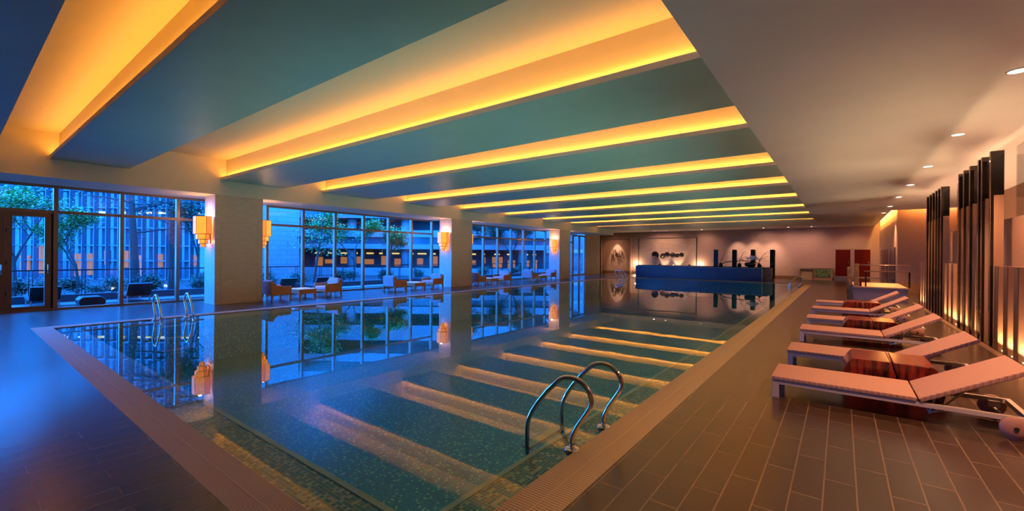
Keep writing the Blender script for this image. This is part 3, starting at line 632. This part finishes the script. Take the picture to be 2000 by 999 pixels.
# ------------------------------------------------------------------ bar
t = thing('bar_counter', 'long dark blue bar counter at the far pool edge', 'bar counter', (-12.78, 32.75, 0))
a = MB(); a.box(0, 0, 0, 8.6, .06, .86); a.build('front_panel', mt['navy'], t)
a = MB(); a.box(-.02, -.02, .86, 8.64, .10, .90); a.build('edge_trim', mt['greymid'], t)
a = MB(); a.box(0, .06, 0, 8.6, 1.2, .86); a.build('body', mt['dark'], t)
a = MB(); a.box(.1, .12, .90, 8.9, 1.3, .95); a.build('countertop', mt['black'], t)
a = MB(); a.box(8.6, -.02, 0, 8.66, .6, .90); a.build('end_panel', mt['greymid'], t)
a = MB(); a.box(8.66, .3, 0, 9.1, 1.3, .90); a.build('side_cabinet', mt['dframe'], t)
for i, (x, q) in enumerate(((-7.61, 'leftmost'), (-6.36, 'second from the left'), (-5.16, 'third from the left'), (-3.96, 'rightmost, reaching the floor'))):
    a = MB(); a.box(x, 35.0, 0, x+.22, 35.25, 2.16, 0); a.box(x+.22, 35.05, .1, x+.30, 35.25, 2.14, 1)
    tag(a.build('black_pillar', [mt['black'], mt['disc']]), f'freestanding black pillar behind the bar, {q} of four', 'pillar', 'black pillars behind the bar')
t = thing('flower_arrangement', 'dark pot of white flowers on the right part of the bar', 'flowers', (-4.95, 33.4, .95))
a = MB(); a.lathe([(.12, 0), (.30, .05), (.36, .18), (.30, .30), (.26, .30)], 16); a.build('pot', mt['black'], t)
random.seed(4); a = MB()
for k in range(60):
    th, ph = random.uniform(0, 6.28), random.uniform(.0, 1.2); rr = .33*random.uniform(.6, 1); cx, cy, cz = .15+rr*1.4*math.sin(ph)*math.cos(th), rr*math.sin(ph)*math.sin(th), .42+rr*math.cos(ph)
    for j in range(5):
        an = j*1.257+k; p = Vector((math.cos(an), .4*math.sin(an*2), math.sin(an)))*.06; q = Vector((math.cos(an+.5), .3, math.sin(an+.5)))*.045; r_ = Vector((math.cos(an-.5), .3, math.sin(an-.5)))*.045
        o_ = Vector((cx, cy, cz)); a.add([o_, o_+q, o_+p, o_+r_], [(0, 1, 2, 3)])
a.build('blossoms', mt['flower'], t)
a = MB(); a.tube([(-.1, 0, .3), (-.5, 0, .5), (-.9, 0, .55)], .012, 6)
for k in range(10): a.tube([(0, 0, .28), (random.uniform(-.3, .5), random.uniform(-.2, .2), random.uniform(.5, .8))], .008, 5)
a.build('twigs', mt['bark'], t)
a = MB(); a.tube([(-6.95, 33.97, .98), (-6.9, 33.97, 1.10), (-6.6, 33.97, 1.24), (-6.1, 33.97, 1.32), (-5.5, 33.97, 1.36), (-5.0, 33.97, 1.33), (-4.5, 33.97, 1.2), (-4.3, 33.97, .98)], [.03, .03, .028, .025, .022, .022, .025, .03], 8)
tag(a.build('driftwood_arch', mt['bark']), 'thin dark driftwood branch arching over the bar top', 'branch')
for x, q in ((-7.35, 'leftmost'), (-6.1, 'middle'), (-4.85, 'rightmost')):
    t = thing('stem_vase', f'bare twig arrangement beside the {q} gap between black pillars', 'vase', (x+.25, 34.9, .0), 0, 'twig arrangements between the pillars')
    a = MB(); a.lathe([(.10, 0), (.10, .9), (.13, .95), (.13, 1.1), (.06, 1.18)], 12); a.build('vase', mt['black'], t)
    a = MB(); random.seed(int(x*10))
    for k in range(5): z0 = 1.15; dx = random.uniform(.0, .3); a.tube([(0, 0, z0), (dx*.2, 0, z0+.3), (dx+.15, 0, 1.35+k*.16), (dx+.35, 0, 1.38+k*.16)], .010, 5)
    a.build('twigs', mt['bark'], t)
for x, q in ((-11.1, 'left'), (-8.9, 'right')):
    t = thing('counter_lamp', f'tiny dark domed object on the {q} part of the bar', 'ornament', (x, 33.3, .95), 0, 'small dark ornaments on the bar')
    a = MB(); a.lathe([(.05, 0), (.07, .03), (.05, .08), (.02, .10)], 12); a.build('dome', mt['black'], t)
a = MB(); a.lathe([(.05, 0), (.05, .05), (.03, .07)], 12, (-9.95, 32.95, .95)); tag(a.build('glass_tealight', mt['upl']), 'small glowing tealight at the front of the bar top', 'candle')
# wall sculptures: shallow bowls
def bowl(t, x, z, r, tilt):
    a = MB(); a.lathe([(.01, 0), (r*.5, -.03*r/.3), (r*.85, -.10*r/.3), (r, -.20*r/.3), (r*.97, -.20*r/.3), (r*.8, -.09*r/.3), (r*.45, -.02*r/.3), (.01, .012)], 24, (0, 0, 0), 'y')
    a.xf(Matrix.Translation((x, -.05-r*.12, z)) @ Matrix.Rotation(R(tilt), 4, 'X')); a.build('bowl', mt['disc'] if tilt < 30 else mt['discin'], t)
t = thing('wall_sculpture', 'cluster of round smoky glass bowls on the golden wall panel', 'wall art', (0, YF-.06, 0))
for x, z, r, tl in ((-13.27, 1.79, .33, 12), (-12.62, 1.60, .26, -25), (-12.22, 1.83, .24, 10), (-11.75, 1.78, .25, 12), (-11.38, 1.66, .2, -25), (-11.0, 1.80, .2, 10)): bowl(t, x, z, r, tl)
t = thing('wall_sculpture', 'cluster of dark rings on the far wall beside the corner', 'wall art', (0, YF-.02, 0))
for x, z, r in ((-17.25, 1.98, .25), (-17.48, 1.72, .14), (-16.98, 1.82, .12), (-16.85, 1.66, .20), (-16.62, 1.90, .25)):
    a = MB(); a.tube([(x+.6*r*math.cos(2*math.pi*j/20), -.1-.05*math.sin(j), z+r*math.sin(2*math.pi*j/20)) for j in range(21)], .035, 8); a.build('ring', mt['disc'], t)
# accent lights at the far wall
def spotl(loc, tgt, e, ang=40, col=(1, .62, .42), blend=.6): return aim(light('SPOT', loc, e, col, spot_size=R(ang), spot_blend=blend, shadow_soft_size=.05), tgt)
spotl((-17.05, 38.2, 3.8), (-17.0, 39.0, 1.0), 260, 46)
spotl((-12.55, 38.4, .4), (-12.5, 39, 1.6), 60, 60); spotl((-11.4, 38.4, .4), (-11.35, 39, 1.6), 80, 60)
for x in (-15.0, -9.75): light('POINT', (x-.1 if x < -14 else x+.15, 38.65, .9), 30, (1, .62, .38), shadow_soft_size=.02)
for x in (-6.7, -5.5, -4.3): spotl((x, 37.6, 3.8), (x+.1, 39, 1.5), 190, 56, blend=1)

# ------------------------------------------------------------------ outdoors
a = MB(); a.box(-70, -40, -.6, XL-1.72, 80, -.35); a.box(-20.0, -8, -.35, XL-.1, 35.3, -.02, 1); struct(a, 'ground', [mt['soil'], mt['o_deck']], 'paved terrace and planted ground outside the windows', 'terrace')
a = MB(); a.box(-20.1, -8, -.35, -19.8, 35.5, .21); tag(a.build('terrace_kerb', mt['o_wall']), 'low dark kerb wall along the terrace edge', 'kerb', kind='structure')
t = thing('terrace_railing', 'dark metal railing with glass infill along the terrace edge', 'railing', (-19.95, 0, .21))
a = MB(); a.box(-.03, -8, .77, .03, 35.5, .81); a.build('top_rail', mt['o_rail'], t)
for k in range(-6, 30):
    a = MB(); y = 1.61+1.17*k; a.box(-.015, y-.05, 0, .015, y-.03, .78); a.box(-.015, y+.03, 0, .015, y+.05, .78); a.build('post', mt['o_rail'], t)
def outlounger(x, y, lb):
    t = thing('terrace_lounger', lb, 'sun lounger', (x, y, -.02), 0, 'dark loungers on the terrace')
    a = MB(); a.box(-.7, 0, .18, .5, .62, .24); a.build('seat_panel', mt['o_black'], t)
    a = MB(); a.prism([(.5, .20), (.56, .20), (.86, .60), (.80, .62)], 'y', 0, .62); a.build('backrest', mt['o_black'], t)
    for xx in (-.65, .55):
        for yy in (.02, .58): a = MB(); a.box(xx, yy, 0, xx+.03, yy+.03, .2); a.build('leg', mt['white'], t)
    return t
for x, y, lb in ((-18.9, 1.45, 'dark lounger on the terrace seen through the glass door'), (-18.9, 3.55, 'dark lounger on the terrace left of the steel ladder'), (-18.7, 8.2, 'dark lounger on the terrace behind the first pair of armchairs'), (-18.7, 9.7, 'dark lounger on the terrace behind the pink-cushioned chair by the nearest column')):
    outlounger(x, y, lb)
a = MB(); a.prism([(2.42, .0), (2.36, .1), (2.36, .2), (2.44, .29), (2.85, .29), (2.95, .2), (2.95, .1), (2.9, 0)], 'x', -18.2, -17.6); a.v = [(x, y, z-.02) for x, y, z in a.v]; tag(a.build('terrace_stump', mt['o_black'], bevel=.02), 'black stump table on the terrace between two dark loungers', 'side table')

def camrel(r_, d_, z_): return Vector((cf_.x*d_+cr_.x*r_, cf_.y*d_+cr_.y*r_, z_))
ROTZ = YAW
def facade_frame(name, lb, cat, d_): 
    o = thing(name, lb, cat, (-math.sin(YAW)*d_, math.cos(YAW)*d_, 0), YAW); return o
# left curtain wall building: local x = along the facade, local y = away
A = facade_frame('office_building', 'blue glass fronted building with white vertical fins behind the trees', 'building', 30)
a = MB(); a.box(-42, .6, -.6, -20, 8, 11); a.build('wall', mt['o_blue'], A)
a = MB()
for z in (-.3, 1.0, 2.05, 3.3, 4.7, 5.9, 7.2, 8.6, 10): a.box(-42, .3, z-.04, -20, .6, z+.04)
a.build('floor_bands', mt['o_fin'], A)
a = MB(); random.seed(2)
for k in range(26): x = -41.8+.84*k; a.box(x, .1, -.4, x+.05, .45, 11)
a.build('vertical_fins', mt['o_fin'], A)
random.seed(7)
for k in range(16):
    x = -39.6+1.2*k; a = MB(); z_ = random.uniform(-.2, .9); a.box(x, .52, z_, x+random.uniform(.25, .8), .62, random.uniform(1.2, 2.1)); a.build('lit_window', mt['o_lit'], A)
for k in range(13):
    x = -39+1.4*k; a = MB(); a.box(x, .50, 4.32, x+random.uniform(.4, 1.1), .62, 4.46); a.build('lit_strip', mt['o_lit2'], A)
# stone block
a = MB(); a.box(-34, 10.3, -.6, -28, 13.95, 12)
tag(a.build('stone_building', mt['o_stone']), 'windowless pale stone block seen right of the nearest column', 'building')
# terraced building
B = facade_frame('terraced_building', 'pale concrete building with deep open floors and round columns', 'building', 40)
X0, X1 = -27, 3.5
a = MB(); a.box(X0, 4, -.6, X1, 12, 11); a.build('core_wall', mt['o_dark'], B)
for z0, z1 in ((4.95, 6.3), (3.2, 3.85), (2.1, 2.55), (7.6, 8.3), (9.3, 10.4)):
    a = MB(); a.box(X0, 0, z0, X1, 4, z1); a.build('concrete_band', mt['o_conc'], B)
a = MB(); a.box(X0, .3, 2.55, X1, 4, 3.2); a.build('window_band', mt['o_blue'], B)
a = MB(); a.box(X0, 0, 6.3, X1, 4, 6.36); a.build('roof_edge', mt['o_fin'], B)
for x in (-20.5, -15.2, -10.1, -4.5, 1.0):
    a = MB(); a.tube([(x, 1.0, -.6), (x, 1.0, 4.95)], .42, 16); a.build('round_column', mt['o_conc'], B)
random.seed(3)
for k in range(18):
    x = -20+1.3*k; a = MB(); a.box(x, 3.9, 1.62, x+random.uniform(.3, .9), 4.0, 1.76); a.build('lit_strip', mt['o_lit2'], B)
    a = MB(); a.box(x+random.uniform(-.3, .3), 3.9, random.uniform(.2, .7), x+random.uniform(.35, 1.0), 4.0, random.uniform(.9, 1.5)); a.build('lit_window', mt['o_lit'], B)
a = MB(); a.box(X0, -.1, -.6, X1, .1, .35); a.build('base_wall', mt['o_conc'], B)

Dd = facade_frame('distant_tower', 'distant blue building seen through the far glass doors', 'building', 60)
a = MB(); a.box(0, 0, -.6, 16, 8, 22); a.build('wall', mt['o_blue'], Dd)
a = MB()
for z in (2, 4.5, 7, 9.5, 12, 14.5): a.box(0, -.2, z, 16, 0, z+.5)
a.build('floor_bands', mt['o_conc'], Dd)
# trees and shrubs
def tree(name, lb, x, y, h, rad, seed, levels=4, leaves=900, leafsize=.06, spread=.9, mat='leaf', group=None, lean=(0, 0), trunkfrac=.5, base=-.35, cone=False):
    rnd = random.Random(seed); t = thing(name, lb, 'tree' if h > 2.2 else 'shrub', (x, y, base), 0, group)
    a = MB(); tips = []
    def grow(p, d, L, r, lv):
        q = p+d*L; mid = p+d*L*.5+Vector((rnd.uniform(-1, 1), rnd.uniform(-1, 1), 0))*L*.05
        a.tube([p, mid, q], [r, r*.85, r*.65], 6 if lv > 1 else 8, 0, False); tips.append((mid, lv)); tips.append((q, lv))
        if lv >= levels: return
        for k in range(rnd.choice((2, 3, 3))):
            nd_ = (d+Vector((rnd.uniform(-1, 1), rnd.uniform(-1, 1), rnd.uniform(-.2, .6)))*spread).normalized(); grow(q if k else mid.lerp(q, .7), nd_, L*rnd.uniform(.55, .8), r*.55, lv+1)
    if cone:
        top = Vector((lean[0], lean[1], h)); n = 14; pts = [Vector((0, 0, 0)).lerp(top, i/8) for i in range(9)]
        a.tube(pts, [rad*(1-.75*i/8) for i in range(9)], 8, 0, False)
        for k in range(26):
            f_ = rnd.uniform(.25, .98); p = Vector((0, 0, 0)).lerp(top, f_); an = rnd.uniform(0, 6.28); L = (1.15-f_)*h*.28; d = Vector((math.cos(an), math.sin(an), rnd.uniform(-.1, .35)))
            m_ = p+d*L*.5+Vector((0, 0, .08)); e = p+d*L; a.tube([p, m_, e], [rad*.25, rad*.16, rad*.07], 5, 0, False)
            for q in range(5): w_ = p.lerp(e, .3+.17*q); tips.append((w_, 9)); a.tube([w_, w_+Vector((rnd.uniform(-.2, .2), rnd.uniform(-.2, .2), .1))], [.012, .004], 4, 0, False)
    else: grow(Vector((0, 0, 0)), Vector((lean[0], lean[1], 1)).normalized(), h*trunkfrac, rad, 0)
    a.build('trunk', mt['bark'], t)
    tips = [p for p, lv in tips if lv >= min(2, levels-1)]
    b_ = MB()
    for k in range(int(leaves*(4.5 if h > 2.2 and not cone else 2.5))):
        p = rnd.choice(tips)+Vector((rnd.gauss(0, 1), rnd.gauss(0, 1), rnd.gauss(0, .6)))*leafsize*3.6
        u = Vector((rnd.uniform(-1, 1), rnd.uniform(-1, 1), rnd.uniform(-.4, .4))).normalized()*leafsize; v = u.cross(Vector((rnd.uniform(-.5, .5), rnd.uniform(-.5, .5), 1))).normalized()*leafsize*.5
        b_.add([p-u, p+v, p+u, p-v], [(0, 1, 2, 3)])
    b_.build('foliage', mt[mat], t); return t
tree('pine_tree', 'tall dark trunk tree at the middle of the left glazing, left one of two', -22.6, 4.7, 9, .16, 11, leaves=500, cone=True, lean=(-.1, -.4), mat='leafd')
tree('pine_tree', 'tall dark trunk tree at the middle of the left glazing, right one of two', -22.8, 5.9, 10, .17, 12, leaves=700, cone=True, mat='leafd')
tree('young_tree', 'slanting young tree right behind the nearest column windows', -23.0, 12.2, 6.5, .08, 13, leaves=700, cone=True, lean=(.2, .9))
tree('garden_tree', 'leafy garden tree outside behind the glass door', -22.2, 1.4, 3.6, .07, 21, 4, 1300, .05, .9, 'leaf')
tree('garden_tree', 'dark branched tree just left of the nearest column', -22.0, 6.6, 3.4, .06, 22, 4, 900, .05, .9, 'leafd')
tree('garden_tree', 'branchy green tree left of the two tall trunks', -22.3, 2.9, 3.0, .06, 23, 4, 1100, .05, .9, 'leaf')
tree('garden_tree', 'round green tree behind the middle of the second glazing', -23.5, 15.0, 3.6, .07, 24, 4, 2600, .06, .8, 'leaf')
tree('garden_tree', 'bushy green tree right of the round green tree', -23.5, 17.6, 3.2, .07, 25, 4, 2400, .06, .8, 'leaf')
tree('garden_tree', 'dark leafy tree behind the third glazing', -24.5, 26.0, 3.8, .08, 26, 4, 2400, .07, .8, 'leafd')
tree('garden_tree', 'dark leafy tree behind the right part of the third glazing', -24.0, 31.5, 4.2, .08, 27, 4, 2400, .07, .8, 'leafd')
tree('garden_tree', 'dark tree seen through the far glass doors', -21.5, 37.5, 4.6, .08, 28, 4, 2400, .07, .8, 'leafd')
shr = [(-20.9, .6, 'below the glass door view'), (-21.0, 2.2, 'left of the first window post'), (-20.9, 3.6, 'in the middle of the second left pane'), (-21.2, 4.9, 'below the two tall trunks'), (-21.0, 6.6, 'just left of the nearest column'),
       (-21.1, 9.0, 'in front of the stone block, left one'), (-21.0, 10.3, 'in front of the stone block, right one'), (-21.3, 12.9, 'behind the pink-cushioned chair'), (-21.2, 15.6, 'below the round green tree'), (-21.4, 21.5, 'behind the middle column'), (-21.6, 24.8, 'behind the third pair of chairs'), (-21.6, 28.4, 'behind the fourth pair of chairs'), (-22.6, 1.4, 'back row behind the glass door'), (-22.8, 3.0, 'back row left of the tall trunks'), (-23.4, 7.4, 'back row beside the nearest column'), (-23.2, 9.8, 'back row against the stone block'), (-22.6, 14.2, 'back row under the slanting tree'), (-22.8, 17.2, 'back row under the bushy tree'), (-22.6, 19.2, 'left of the middle column'), (-22.9, 23.2, 'back row behind the third pair of chairs'), (-22.9, 26.6, 'back row under the dark leafy tree'), (-22.6, 30.6, 'back row near the farthest column')]
for i, (x, y, q) in enumerate(shr):
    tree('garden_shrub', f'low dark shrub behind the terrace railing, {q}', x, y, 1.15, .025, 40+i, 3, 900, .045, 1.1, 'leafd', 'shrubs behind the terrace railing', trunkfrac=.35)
